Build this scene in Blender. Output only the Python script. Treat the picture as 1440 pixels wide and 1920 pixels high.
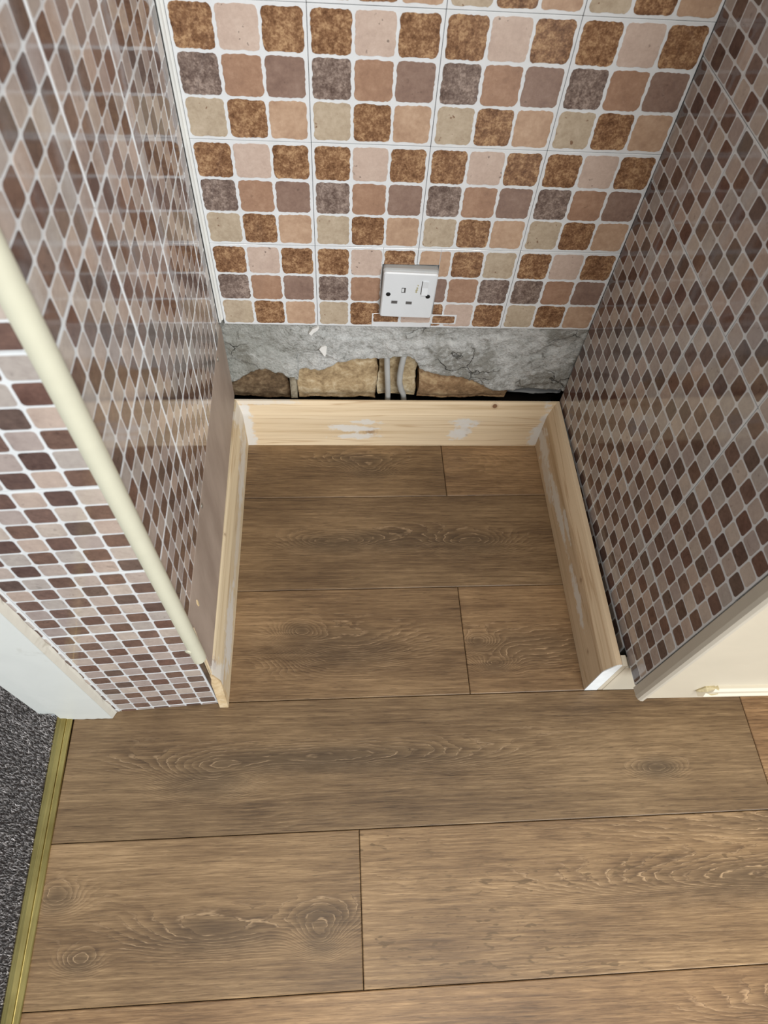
import bpy, bmesh, math, random
import numpy as np
from mathutils import Vector, Matrix, noise as mnoise

random.seed(7)
scene = bpy.context.scene
COL = scene.collection
for o in list(bpy.data.objects):
    bpy.data.objects.remove(o)

# ------------------------------------------------------------------ camera
CAM_POS = Vector((0.18484, -0.83811, 1.07108))
CAM_R = Vector((0.997842, -0.035283, 0.055381))     # image right
CAM_D = Vector((-0.000864, -0.850356, -0.526207))   # image down
CAM_F = Vector((0.06566, 0.525023, -0.848551))      # view direction
FPX = 1268.677                                      # focal length in pixels of a 1440 wide frame
cd = bpy.data.cameras.new('camera')
cam = bpy.data.objects.new('camera', cd)
COL.objects.link(cam)
cam.matrix_world = Matrix((
    (CAM_R.x, -CAM_D.x, -CAM_F.x, CAM_POS.x),
    (CAM_R.y, -CAM_D.y, -CAM_F.y, CAM_POS.y),
    (CAM_R.z, -CAM_D.z, -CAM_F.z, CAM_POS.z),
    (0, 0, 0, 1)))
cd.sensor_fit = 'HORIZONTAL'
cd.sensor_width = 36.0
cd.lens = 36.0 * FPX / 1440.0
cd.clip_start = 0.02
cd.dof.use_dof = True
cd.dof.focus_distance = 1.12
cd.dof.aperture_fstop = 11.0
scene.camera = cam

# ------------------------------------------------------------------ world and lights
world = bpy.data.worlds.new('world')
scene.world = world
world.use_nodes = True
bg = world.node_tree.nodes['Background']
bg.inputs[0].default_value = (0.86, 0.93, 1.0, 1)
bg.inputs[1].default_value = 0.47


def area_light(name, loc, target, size, power, color=(1, 1, 1), size_y=None):
    ld = bpy.data.lights.new(name, 'AREA')
    ld.energy = power
    ld.color = color
    ld.shape = 'RECTANGLE'
    ld.size = size
    ld.size_y = size_y or size
    lo = bpy.data.objects.new(name, ld)
    COL.objects.link(lo)
    lo.location = loc
    lo.rotation_euler = (Vector(target) - Vector(loc)).to_track_quat('-Z', 'Y').to_euler()
    return lo


area_light('window_light', (1.65, -2.95, 1.20), (0.20, 0.0, 0.45), 1.7, 70, (0.90, 0.95, 1.0), 1.9)
area_light('ceiling_light', (0.55, -1.45, 2.35), (0.45, -1.1, 0.0), 0.6, 24, (1.0, 0.95, 0.88))

scene.view_settings.view_transform = 'Standard'
scene.view_settings.look = 'None'
scene.view_settings.gamma = 1.0
scene.view_settings.use_curve_mapping = False
scene.view_settings.exposure = 0.12


def to_px(v):
    d = Vector(v) - CAM_POS
    w = d.dot(CAM_F)
    if w < 0.02:
        return None
    return (720 + FPX * d.dot(CAM_R) / w, 960 + FPX * d.dot(CAM_D) / w)


# ------------------------------------------------------------------ helpers
def srgb(r, g, b):
    def f(c):
        c /= 255.0
        return c / 12.92 if c <= 0.04045 else ((c + 0.055) / 1.055) ** 2.4
    return (f(r), f(g), f(b), 1.0)


def tag(o, label=None, cat=None, group=None, kind=None):
    if label:
        o['label'] = label
    if cat:
        o['category'] = cat
    if group:
        o['group'] = group
    if kind:
        o['kind'] = kind
    return o


def link(name, me, parent=None, mat=None):
    o = bpy.data.objects.new(name, me)
    COL.objects.link(o)
    if parent:
        o.parent = parent
    if mat is not None and me is not None and not me.materials:
        me.materials.append(mat)
    return o


def empty(name, loc=(0, 0, 0)):
    o = bpy.data.objects.new(name, None)
    o.empty_display_size = 0.05
    COL.objects.link(o)
    o.location = loc
    return o


def mesh(name, verts, faces, smooth=False):
    me = bpy.data.meshes.new(name)
    me.from_pydata([tuple(v) for v in verts], [], faces)
    me.validate()
    bm = bmesh.new()
    bm.from_mesh(me)
    bmesh.ops.recalc_face_normals(bm, faces=bm.faces)
    bm.to_mesh(me)
    bm.free()
    if smooth:
        for p in me.polygons:
            p.use_smooth = True
        me.set_sharp_from_angle(angle=math.radians(42))
    return me


def bev_box(name, x0, x1, y0, y1, z0, z1, bev=0.0, seg=2):
    bm = bmesh.new()
    bmesh.ops.create_cube(bm, size=1)
    for v in bm.verts:
        v.co = Vector(((x0 + x1) / 2 + v.co.x * (x1 - x0), (y0 + y1) / 2 + v.co.y * (y1 - y0), (z0 + z1) / 2 + v.co.z * (z1 - z0)))
    if bev > 0:
        bmesh.ops.bevel(bm, geom=list(bm.edges), offset=bev, segments=seg, affect='EDGES', profile=0.6)
    me = bpy.data.meshes.new(name)
    bm.to_mesh(me)
    bm.free()
    return me


def prism(name, poly, z0, z1, smooth=False):
    """polygon in xy extruded in z"""
    n = len(poly)
    v = [(x, y, z0) for x, y in poly] + [(x, y, z1) for x, y in poly]
    f = [tuple(range(n))[::-1], tuple(range(n, 2 * n))]
    f += [(i, (i + 1) % n, n + (i + 1) % n, n + i) for i in range(n)]
    return mesh(name, v, f, smooth)


def tube(name, pts, r, seg=12):
    v, f = [], []
    n = len(pts)
    pts = [Vector(p) for p in pts]
    for i, p in enumerate(pts):
        t = (pts[min(i + 1, n - 1)] - pts[max(i - 1, 0)]).normalized()
        a = t.orthogonal().normalized() if i == 0 else (a - t * a.dot(t)).normalized()
        b = t.cross(a)
        rr = r[i] if isinstance(r, (list, tuple)) else r
        for k in range(seg):
            th = 2 * math.pi * k / seg
            v.append(p + (a * math.cos(th) + b * math.sin(th)) * rr)
    for i in range(n - 1):
        for k in range(seg):
            f.append((i * seg + k, i * seg + (k + 1) % seg, (i + 1) * seg + (k + 1) % seg, (i + 1) * seg + k))
    f.append(tuple(range(seg)))
    f.append(tuple(range((n - 1) * seg, n * seg)))
    return mesh(name, v, f, True)


# ------------------------------------------------------------------ material helpers
class NT:
    def __init__(self, name):
        self.m = bpy.data.materials.new(name)
        self.m.use_nodes = True
        self.t = self.m.node_tree
        self.b = self.t.nodes['Principled BSDF']

    def n(self, typ, **kw):
        nd = self.t.nodes.new(typ)
        for k, v in kw.items():
            if isinstance(k, str) and hasattr(nd, k):
                setattr(nd, k, v)
        return nd

    def l(self, a, b):
        self.t.links.new(a, b)

    def val(self, sock, x):
        if hasattr(x, 'is_output'):
            self.l(x, sock)
        else:
            sock.default_value = x

    def math(self, op, a, b=0.0, c=None, clamp=False):
        nd = self.n('ShaderNodeMath', operation=op)
        nd.use_clamp = clamp
        self.val(nd.inputs[0], a)
        self.val(nd.inputs[1], b)
        if c is not None:
            self.val(nd.inputs[2], c)
        return nd.outputs[0]

    def vmath(self, op, a, b):
        nd = self.n('ShaderNodeVectorMath', operation=op)
        self.val(nd.inputs[0], a)
        self.val(nd.inputs[1], b)
        return nd.outputs[1] if op in ('LENGTH', 'DISTANCE', 'DOT_PRODUCT') else nd.outputs[0]

    def noise(self, vec, scale=5, detail=4, rough=0.5, dist=0.0):
        nd = self.n('ShaderNodeTexNoise')
        self.l(vec, nd.inputs['Vector'])
        nd.inputs['Scale'].default_value = scale
        nd.inputs['Detail'].default_value = detail
        nd.inputs['Roughness'].default_value = rough
        nd.inputs['Distortion'].default_value = dist
        return nd.outputs['Fac']

    def ramp(self, fac, stops, interp='LINEAR'):
        nd = self.n('ShaderNodeValToRGB')
        nd.color_ramp.interpolation = interp
        e = nd.color_ramp.elements
        while len(e) < len(stops):
            e.new(0.5)
        for el, (p, c) in zip(e, stops):
            el.position = p
            el.color = c if len(c) == 4 else (*c, 1)
        self.l(fac, nd.inputs[0])
        return nd.outputs[0]

    def mix(self, fac, a, b, blend='MIX'):
        nd = self.n('ShaderNodeMix', data_type='RGBA', blend_type=blend)
        self.val(nd.inputs[0], fac)
        self.val(nd.inputs[6], a)
        self.val(nd.inputs[7], b)
        return nd.outputs[2]

    def pos(self):
        return self.n('ShaderNodeNewGeometry').outputs['Position']

    def obj(self):
        return self.n('ShaderNodeTexCoord').outputs['Object']

    def scale(self, vec, s):
        return self.vmath('MULTIPLY', vec, tuple(s))

    def smooth(self, x, a, b):
        nd = self.n('ShaderNodeMapRange', interpolation_type='SMOOTHSTEP')
        self.val(nd.inputs[0], x)
        nd.inputs[1].default_value = a
        nd.inputs[2].default_value = b
        return nd.outputs[0]

    def bump(self, h, strength=0.3, dist=0.001):
        nd = self.n('ShaderNodeBump')
        nd.inputs['Strength'].default_value = strength
        nd.inputs['Distance'].default_value = dist
        self.l(h, nd.inputs['Height'])
        self.l(nd.outputs[0], self.b.inputs['Normal'])

    def base(self, c, rough=0.5, spec=0.5, metal=0.0):
        self.val(self.b.inputs['Base Color'], c)
        self.val(self.b.inputs['Roughness'], rough)
        self.b.inputs['Specular IOR Level'].default_value = spec
        self.b.inputs['Metallic'].default_value = metal


def plain(name, col, rough=0.5, spec=0.5, metal=0.0, var=0.06, vscale=30, bump=0.0):
    t = NT(name)
    p = t.pos()
    f = t.noise(p, vscale, 3, 0.6)
    c2 = tuple(max(0, c * (1 - var * 2)) for c in col[:3]) + (1,)
    c1 = tuple(min(1, c * (1 + var)) for c in col[:3]) + (1,)
    t.base(t.ramp(f, [(0.3, c2), (0.7, c1)]), rough, spec, metal)
    if bump:
        t.bump(f, bump, 0.001)
    return t.m


GLOSS = 0.07


def wobble(t, p, strength=0.12):
    h = t.noise(p, 14, 2, 0.4)
    h2 = t.noise(p, 90, 2, 0.5)
    t.bump(t.math('ADD', h, t.math('MULTIPLY', h2, 0.04)), strength, 0.004)


def grout_mat(name, col):
    t = NT(name)
    p = t.pos()
    f = t.noise(p, 60, 3, 0.6)
    t.base(t.ramp(f, [(0.3, tuple(c * 0.93 for c in col[:3])), (0.7, col[:3])]), GLOSS, 0.5)
    wobble(t, p, 0.05)
    return t.m


def stone_mat(name, dark, mid, light, scale, contrast=0.5, spots=0.0, speck=None):
    t = NT(name)
    p = t.pos()
    a = t.noise(p, scale, 7, 0.72, 0.12)
    b = t.noise(p, scale * 0.3, 3, 0.55)
    g = t.noise(t.vmath('ADD', p, (4, 2, 7)), scale * 3.2, 3, 0.7)
    f = t.math('ADD', t.math('ADD', t.math('MULTIPLY', a, 0.50), t.math('MULTIPLY', b, 0.22)), t.math('MULTIPLY', g, 0.28))
    w = 0.17 * (1.2 - contrast)
    c = t.ramp(f, [(0.5 - w, dark), (0.5, mid), (0.5 + w, light)])
    if spots:
        s = t.noise(p, 150, 2, 0.5)
        s2 = t.noise(p, 36, 2, 0.5)
        m = t.math('MULTIPLY', t.smooth(s, 0.62, 0.68), t.smooth(s2, 0.52, 0.6))
        c = t.mix(t.math('MULTIPLY', m, spots), c, speck or tuple(x * 0.35 for x in dark[:3]) + (1,))
    t.base(c, GLOSS, 0.5)
    wobble(t, p, 0.05)
    return t.m


M = {}
M['grout'] = grout_mat('tile_white_joint', srgb(226, 228, 228))
# the seven printed stones of the large tiles
M['A'] = stone_mat('stone_rust', srgb(94, 64, 44), srgb(138, 102, 74), srgb(188, 152, 114), 120, 0.66)
M['B'] = stone_mat('stone_pink_beige', srgb(186, 164, 150), srgb(198, 176, 161), srgb(208, 188, 173), 60, 0.5, 0.8)
M['C'] = stone_mat('stone_mauve_mottled', srgb(88, 72, 66), srgb(124, 107, 98), srgb(168, 150, 138), 115, 0.66, 0.3)
M['D'] = stone_mat('stone_tan', srgb(146, 114, 94), srgb(164, 130, 107), srgb(180, 147, 123), 45, 0.45, 0.3)
M['E'] = stone_mat('stone_mauve', srgb(126, 102, 91), srgb(142, 117, 104), srgb(156, 132, 118), 45, 0.45, 0.4)
M['F'] = stone_mat('stone_khaki', srgb(166, 148, 126), srgb(184, 167, 144), srgb(198, 182, 160), 55, 0.45, 0.9, srgb(124, 92, 70))
M['G'] = stone_mat('stone_light_tan', srgb(168, 136, 112), srgb(186, 155, 129), srgb(202, 172, 146), 42, 0.45)
DARK = []
for i, (r, g, b) in enumerate([(106, 83, 75), (96, 76, 70), (114, 90, 79), (110, 83, 74), (102, 85, 78), (116, 93, 84)]):
    DARK.append(stone_mat('mosaic_dark_%d' % i, srgb(r * .84, g * .82, b * .82), srgb(r, g, b), srgb(r * 1.14, g * 1.14, b * 1.12), 60, 0.5, 0.4))
LIGHT = []
for i, (r, g, b) in enumerate([(178, 163, 153), (188, 174, 162), (170, 156, 149), (184, 165, 152), (176, 166, 158)]):
    LIGHT.append(stone_mat('mosaic_light_%d' % i, srgb(r * .93, g * .92, b * .92), srgb(r, g, b), srgb(r * 1.06, g * 1.06, b * 1.06), 55, 0.5, 0.35))

# ------------------------------------------------------------------ timber
def oak_mat(name, knots=(), seed=0.0, tone=1.0, warm=0.0, freq=170.0, amp=0.020, flecks=0.0):
    """laminate oak; coordinates are world metres, planks run along x"""
    t = NT(name)
    p0 = t.pos()
    p = t.vmath('ADD', p0, (seed * 3.17, seed * 1.93, 0))
    sep = t.n('ShaderNodeSeparateXYZ')
    t.l(p0, sep.inputs[0])
    warp = t.noise(t.scale(p, (2.6, 11, 1)), 1.0, 3, 0.5)
    warp2 = t.noise(t.scale(p, (22, 90, 1)), 1.0, 3, 0.6)
    g = t.math('ADD', sep.outputs[1], t.math('MULTIPLY', t.math('SUBTRACT', warp, 0.5), amp * 2.4))
    g = t.math('ADD', g, t.math('MULTIPLY', t.math('SUBTRACT', warp2, 0.5), 0.0085))
    shade = None
    for (kx, ky, sx, sy, a) in knots:
        d = t.vmath('MULTIPLY', t.vmath('SUBTRACT', p0, (kx, ky, 0)), (1 / sx, 1 / sy, 0))
        ln = t.vmath('LENGTH', d, (0, 0, 0))
        e = t.math('POWER', 2.718, t.math('MULTIPLY', t.math('MULTIPLY', ln, ln), -1.0))
        g = t.math('ADD', g, t.math('MULTIPLY', e, a))
        ee = t.math('MULTIPLY', e, 1.0 if a > 0 else 0.25)
        shade = ee if shade is None else t.math('MAXIMUM', shade, ee)
    ph = t.math('MULTIPLY', g, freq)
    ring = t.math('FRACT', ph)
    # thin pale cerused line on every ring
    line = t.math('MULTIPLY', t.smooth(ring, 0.74, 0.92), t.math('SUBTRACT', 1.0, t.smooth(ring, 0.93, 1.0)))
    brk = t.smooth(t.noise(t.scale(p, (30, 90, 1)), 1.0, 2, 0.6), 0.38, 0.62)
    zone = t.noise(t.scale(p, (3.0, 9, 1)), 1.0, 2, 0.5)
    zone_m = t.smooth(zone, 0.42, 0.62)
    if shade is not None:
        zone_m = t.math('MAXIMUM', t.math('MULTIPLY', zone_m, 0.55), t.smooth(shade, 0.06, 0.4))
    lines = t.math('MULTIPLY', t.math('MULTIPLY', line, brk), zone_m)
    # fine pores and streaks
    s1 = t.noise(t.scale(p, (9, 210, 1)), 1.0, 5, 0.7)
    s2 = t.noise(t.scale(p, (26, 620, 1)), 1.0, 3, 0.7)
    s3 = t.noise(t.scale(p, (2.0, 22, 1)), 1.0, 3, 0.5)
    s4 = t.noise(t.scale(p, (5, 8, 1)), 1.0, 3, 0.55)
    f = t.math('ADD', t.math('MULTIPLY', s1, 0.36), t.math('MULTIPLY', s2, 0.26))
    f = t.math('ADD', f, t.math('MULTIPLY', s3, 0.22))
    f = t.math('ADD', f, t.math('MULTIPLY', s4, 0.22))
    f = t.math('ADD', f, t.math('MULTIPLY', t.math('MULTIPLY', t.math('SUBTRACT', ring, 0.5), zone_m), -0.12))
    tone *= 0.93

    def C(r, g_, b):
        return srgb(r * tone * (1 + warm), g_ * tone * (1 + .4 * warm), b * tone)
    c = t.ramp(f, [(0.40, C(88, 67, 46)), (0.49, C(124, 97, 68)), (0.56, C(147, 118, 84)), (0.66, C(184, 151, 111))])
    if shade is not None:
        dk = t.math('MULTIPLY', t.smooth(shade, 0.20, 1.0), t.math('MULTIPLY', s4, 1.1))
        c = t.mix(dk, c, C(84, 67, 49))
    c = t.mix(t.math('MULTIPLY', lines, 0.85), c, C(190, 158, 120))
    pore = t.smooth(t.noise(t.scale(p, (34, 520, 1)), 1.0, 2, 0.6), 0.58, 0.70)
    c = t.mix(t.math('MULTIPLY', pore, 0.50), c, C(78, 59, 41))
    if flecks:
        fl = t.noise(t.scale(p, (42, 150, 1)), 1.0, 2, 0.5, 0.4)
        fz = t.noise(t.scale(p, (3, 13, 1)), 1.0, 1, 0.5)
        c = t.mix(t.math('MULTIPLY', t.math('MULTIPLY', t.smooth(fl, 0.60, 0.66), t.smooth(fz, 0.46, 0.58)), flecks), c, C(100, 78, 52))
    t.base(c, t.math('ADD', 0.38, t.math('MULTIPLY', s1, 0.15)), 0.42)
    t.bump(t.math('ADD', s1, t.math('MULTIPLY', lines, -0.4)), 0.25, 0.0008)
    return t.m


def pine_mat(name, blobs=(), knots=(), axis='x', base=(214, 184, 142)):
    """bare pine with smeared white filler patches; blobs/knots in world metres"""
    t = NT(name)
    p = t.pos()
    r, g, b = base
    sc = (4, 120, 120) if axis == 'x' else (120, 4, 120)
    sc2 = (1.5, 40, 40) if axis == 'x' else (40, 1.5, 40)
    w = t.noise(p, 9, 2, 0.5)
    pp = t.vmath('ADD', p, t.vmath('MULTIPLY', t.n('ShaderNodeTexNoise').outputs['Color'], (0, 0, 0)))
    f1 = t.noise(t.scale(pp, sc), 1.0, 4, 0.65)
    f2 = t.noise(t.scale(pp, sc2), 1.0, 3, 0.5)
    f = t.math('ADD', t.math('MULTIPLY', f1, 0.45), t.math('MULTIPLY', f2, 0.55))
    c = t.ramp(f, [(0.36, srgb(r * .90, g * .87, b * .82)), (0.48, srgb(r, g, b)), (0.62, srgb(r * 1.04, g * 1.05, b * 1.06))])
    line = t.smooth(f2, 0.53, 0.56)
    line2 = t.math('MULTIPLY', line, t.math('SUBTRACT', 1.0, t.smooth(f2, 0.56, 0.58)))
    c = t.mix(t.math('MULTIPLY', line2, 0.45), c, srgb(r * .78, g * .68, b * .56))
    for (kx, ky, kz, kr, dark) in knots:
        d = t.vmath('LENGTH', t.vmath('SUBTRACT', p, (kx, ky, kz)), (0, 0, 0))
        d = t.math('DIVIDE', d, kr)
        rr = t.math('MULTIPLY', t.math('SINE', t.math('MULTIPLY', d, 7.0)), 0.5)
        m = t.math('SUBTRACT', 1.0, t.smooth(d, 0.55, 1.0))
        c = t.mix(t.math('MULTIPLY', m, dark), c, srgb(120, 82, 54))
        m2 = t.math('MULTIPLY', t.math('SUBTRACT', 1.0, t.smooth(d, 0.9, 2.2)), t.math('ADD', rr, 0.2))
        c = t.mix(t.math('MULTIPLY', m2, 0.30), c, srgb(150, 104, 70))
    nz = t.noise(t.scale(p, (sc[0] * 3, sc[1] * .6, sc[2] * .6)), 1.0, 3, 0.6)
    nb = t.noise(p, 70, 3, 0.6)
    nn = t.math('ADD', t.math('MULTIPLY', nz, 0.6), t.math('MULTIPLY', nb, 0.7))
    for (bx, by, bz, rx, ry, rz, amt) in blobs:
        d = t.vmath('LENGTH', t.vmath('MULTIPLY', t.vmath('SUBTRACT', p, (bx, by, bz)), (1 / rx, 1 / ry, 1 / rz)), (0, 0, 0))
        m = t.smooth(t.math('SUBTRACT', t.math('ADD', t.math('SUBTRACT', 1.0, d), t.math('MULTIPLY', t.math('SUBTRACT', nn, 0.65), 2.4)), 0.0), 0.02, 0.45)
        c = t.mix(t.math('MULTIPLY', m, amt), c, srgb(224, 220, 212))
    t.base(c, 0.62, 0.3)
    t.bump(f1, 0.12, 0.0006)
    return t.m


# ================================================================== STRUCTURE
# ---- floor: base slab with one object for each laminate plank
M['subfloor'] = plain('subfloor_dark', srgb(52, 38, 28), 0.9, 0.1)
fl = link('floor', bev_box('floor', -0.225, 2.6, -3.2, 0.30, -0.08, -0.0085), None, M['subfloor'])
tag(fl, 'brown oak laminate plank floor running into the alcove', 'floor', kind='structure')
ANG = -0.0150
TX, TY = math.cos(ANG), -math.sin(ANG)     # along the planks
NX, NY = math.sin(ANG), math.cos(ANG)      # across the planks
Y0, PW = 0.04527, 0.1905
GAP = 0.0005


def uv2xy(u, v):
    return (u * TX + v * NX, u * TY + v * NY)


def K(u, v, sx, sy, a):
    x, y = uv2xy(u, v)
    return (x, y, sx, sy, a)


PL = {  # row: list of (u0, u1, material); front rows toned lighter, brighter light painted in
    0: [(-0.85, 0.387, oak_mat('oak_a', [K(.245, -.088, .05, .022, .050), K(.22, -.060, .10, .02, .03)], 1, 0.93, .0)),
        (0.387, 1.66, oak_mat('oak_b', [K(.42, -.05, .10, .03, -.05)], 2, 0.94, .03))],
    1: [(-0.62, 0.64, oak_mat('oak_c', [K(.17, -.245, .10, .026, .055), K(.42, -.25, .085, .030, .060), K(.30, -.24, .20, .03, .02)], 3, 0.90, .0))],
    2: [(-0.88, 0.387, oak_mat('oak_d', [K(.112, -.412, .035, .020, .045), K(.03, -.455, .09, .03, -.07), K(.18, -.440, .14, .045, .055)], 4, 0.97, .01)),
        (0.387, 1.66, oak_mat('oak_e', [K(.41, -.440, .03, .018, .05), K(.435, -.478, .032, .016, .05), K(.5, -.45, .15, .04, .02)], 5, 0.99, .02))],
    3: [(-0.43, 0.833, oak_mat('oak_f', [K(-.02, -.642, .075, .030, .055), K(.16, -.618, .30, .026, .070), K(.665, -.650, .045, .020, .05), K(.67, -.622, .07, .024, -.04)], 6, 0.97, -.01)),
        (0.833, 2.10, oak_mat('oak_g', [], 7, 1.08, .05))],
    4: [(-1.06, 0.202, oak_mat('oak_h', [K(.146, -.852, .030, .022, .05), K(.15, -.824, .06, .026, .045), K(-.208, -.785, .035, .022, .05), K(-.165, -.858, .03, .018, .04), K(.0, -.835, .11, .03, .04)], 8, 1.04, .0, 150)),
        (0.202, 1.47, oak_mat('oak_i', [K(.86, -.808, .40, .036, .105), K(1.1, -.74, .5, .03, .03)], 9, 1.10, .0, 190, .014, 0.75))],
    5: [(-0.64, 1.10, oak_mat('oak_j', [K(.95, -.955, .30, .03, .07)], 10, 1.10, .03))],
}
spare = [oak_mat('oak_k', [], 11, 1.02), oak_mat('oak_l', [], 12, 1.06, .02), oak_mat('oak_m', [], 13, .98)]
for r in range(6, 13):
    c0 = -0.9 + ((r * 0.437) % 1.1)
    PL[r] = [(c0 - 1.27, c0, spare[r % 3]), (c0, c0 + 1.27, spare[(r + 1) % 3]), (c0 + 1.27, c0 + 2.54, spare[(r + 2) % 3])]
PL[1].append((0.64, 1.9, spare[0]))
PL[5].append((1.10, 2.4, spare[1]))
for r, lst in PL.items():
    v1 = Y0 - r * PW - GAP
    v0 = Y0 - (r + 1) * PW + GAP
    for (u0, u1, mt) in lst:
        lo = -0.2285 + (0 if r > 2 else 0.17)
        a0, a1 = max(u0 + GAP, lo), min(u1 - GAP, 1.9)
        if a1 - a0 < 0.02:
            continue
        e = 0.0011
        top, ch, bot = 0.0, -0.0009, -0.0084
        ring = []
        for (d, z) in ((0, bot), (0, ch), (e, top)):
            ring.append([(*uv2xy(a0 + d, v0 + d), z), (*uv2xy(a1 - d, v0 + d), z), (*uv2xy(a1 - d, v1 - d), z), (*uv2xy(a0 + d, v1 - d), z)])
        vs = ring[0] + ring[1] + ring[2]
        fs = [(0, 1, 2, 3), (8, 9, 10, 11)]
        for b in (0, 4):
            fs += [(b + i, b + (i + 1) % 4, b + 4 + (i + 1) % 4, b + 4 + i) for i in range(4)]
        link('plank', mesh('plank', vs, fs), fl, mt)

# ---- walls (blocks behind the tiles)
M['wall_grey'] = plain('wall_grey_adhesive', srgb(150, 150, 148), 0.9, 0.2)
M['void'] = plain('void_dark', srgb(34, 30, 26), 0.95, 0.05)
TH = 0.003           # tile thickness
H = 0.2923           # underside of the large tiles

wb_v = []
wb = link('wall_back', bev_box('wall_back', -0.27, 1.5, 0.0035, 0.16, 0.2915, 2.3), None, M['wall_grey'])
tag(wb, 'back wall of the alcove with square stone-effect tiles above bare plaster', 'wall', kind='structure')
# dark cavity behind the skirting
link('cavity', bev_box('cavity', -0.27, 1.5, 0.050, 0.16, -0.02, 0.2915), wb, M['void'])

AL = Vector((-0.006, 0.0, 0)); BL = Vector((0.002, -0.515, 0))
LDIR = (AL - BL).normalized()                 # front to back
LN = LDIR.cross(Vector((0, 0, 1)))
AR = Vector((0.600, 0.0, 0)); BR = Vector((0.618, -0.56, 0))
RDIR = (BR - AR).normalized()                 # back to front
RN = RDIR.cross(Vector((0, 0, 1)))
AF = Vector((-0.0026, -0.527, 0)); BF = Vector((-0.1615, -0.538, 0))
FDIR = (AF - BF).normalized()                 # left to right
FN = FDIR.cross(Vector((0, 0, 1)))

off = 0.0036
pL0 = AL - LN * off; pL1 = BL - LN * off + Vector((0, -0.008, 0))
pF0 = AF - FN * off + Vector((-0.001, 0, 0)); pF1 = BF - FN * off
wl = link('wall_left', prism('wall_left', [(pL0.x, 0.0030), (pL1.x, pL1.y), (pL1.x - 0.06, pL1.y + 0.004), (-0.06, 0.0030)], 0.0, 2.3), None, M['wall_grey'])
tag(wl, 'left side wall of the alcove covered in small brown mosaic tiles', 'wall', kind='structure')
wf = link('wall_front', prism('wall_front', [(pF0.x, pF0.y), (pF0.x - 0.002, pF0.y + 0.0035), (-0.062, -0.5245), (-0.062, 0.0030), (-0.262, 0.0030), (-0.262, pF1.y), (pF1.x, pF1.y)], 0.0, 2.3), None, M['wall_grey'])
tag(wf, 'narrow mosaic tiled wall end left of the alcove beside the doorway', 'wall', kind='structure')
pR0 = AR - RN * off; pR1 = BR - RN * off
rfr = AR + RDIR * 0.5465 - RN * off
wr = link('wall_right', prism('wall_right', [(pR0.x, 0.0030), (rfr.x, rfr.y), (rfr.x + 0.012, rfr.y), (pR0.x + 0.012, 0.0030)], 0.1085, 2.3), None, M['wall_grey'])
tag(wr, 'right side panel of the alcove covered in small brown mosaic tiles', 'wall', kind='structure')


# ---- tile pieces
def round_poly(w, h, r, seg=2):
    pts = []
    for (cx, cy, a0) in ((w / 2 - r, h / 2 - r, 0), (-w / 2 + r, h / 2 - r, 90), (-w / 2 + r, -h / 2 + r, 180), (w / 2 - r, -h / 2 + r, 270)):
        for k in range(seg + 1):
            a = math.radians(a0 + 90 * k / seg)
            pts.append((cx + r * math.cos(a), cy + r * math.sin(a)))
    return pts


def wavy_poly(w, h, r, sd, n=13, amp=0.00070):
    rnd = random.Random(sd)
    base = round_poly(w, h, r, 2)
    pts = []
    for i, a in enumerate(base):
        b = base[(i + 1) % len(base)]
        L = math.hypot(b[0] - a[0], b[1] - a[1])
        pts.append((a[0] + rnd.uniform(-amp, amp) * .6, a[1] + rnd.uniform(-amp, amp) * .6))
        if L > 0.01:
            nx, ny = (b[1] - a[1]) / L, -(b[0] - a[0]) / L
            off_ = 0
            for k in range(1, n):
                t_ = k / n
                off_ = 0.5 * off_ + rnd.uniform(-amp, amp)
                pts.append((a[0] + (b[0] - a[0]) * t_ + nx * off_, a[1] + (b[1] - a[1]) * t_ + ny * off_))
    return pts


def clip_poly(poly, x0, x1, y0, y1):
    def cl(ps, f, inter):
        out = []
        for i in range(len(ps)):
            a, b = ps[i - 1], ps[i]
            if f(b):
                if not f(a):
                    out.append(inter(a, b))
                out.append(b)
            elif f(a):
                out.append(inter(a, b))
        return out
    for ax, lim, sgn in ((0, x0, 1), (0, x1, -1), (1, y0, 1), (1, y1, -1)):
        if not poly:
            return poly

        def f(p, ax=ax, lim=lim, sgn=sgn):
            return (p[ax] - lim) * sgn >= -1e-9

        def inter(a, b, ax=ax, lim=lim):
            t_ = (lim - a[ax]) / (b[ax] - a[ax])
            return (a[0] + (b[0] - a[0]) * t_, a[1] + (b[1] - a[1]) * t_)
        poly = cl(poly, f, inter)
    out = []
    for q in poly:
        if not out or abs(q[0] - out[-1][0]) + abs(q[1] - out[-1][1]) > 1e-6:
            out.append(q)
    return out


RELIEF = 0.00028


def piece_geo(poly, z0=-0.0002, z1=RELIEF):
    n = len(poly)
    v = [(x, y, z0) for x, y in poly] + [(x, y, z1) for x, y in poly]
    f = [tuple(range(n, 2 * n))] + [(i, (i + 1) % n, n + (i + 1) % n, n + i) for i in range(n)]
    return v, f


def frame(origin, u, n):
    z = Vector((0, 0, 1))
    return Matrix(((u.x, z.x, n.x, origin.x), (u.y, z.y, n.y, origin.y), (u.z, z.z, n.z, origin.z), (0, 0, 0, 1)))


def poly_area_px(mat, poly, eye=None):
    pts = []
    for (x, y) in poly:
        q = to_px(mat @ Vector((x, y, 0)))
        if q is None:
            return 0
        pts.append(q)
    cx = sum(q[0] for q in pts) / len(pts)
    cy = sum(q[1] for q in pts) / len(pts)
    if not (-8 < cx < 1448 and -8 < cy < 1928):
        return 0
    a = 0
    for i in range(len(pts)):
        x1, y1 = pts[i - 1]
        x2, y2 = pts[i]
        a += x1 * y2 - x2 * y1
    return abs(a) / 2


SLAB = {}


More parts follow.
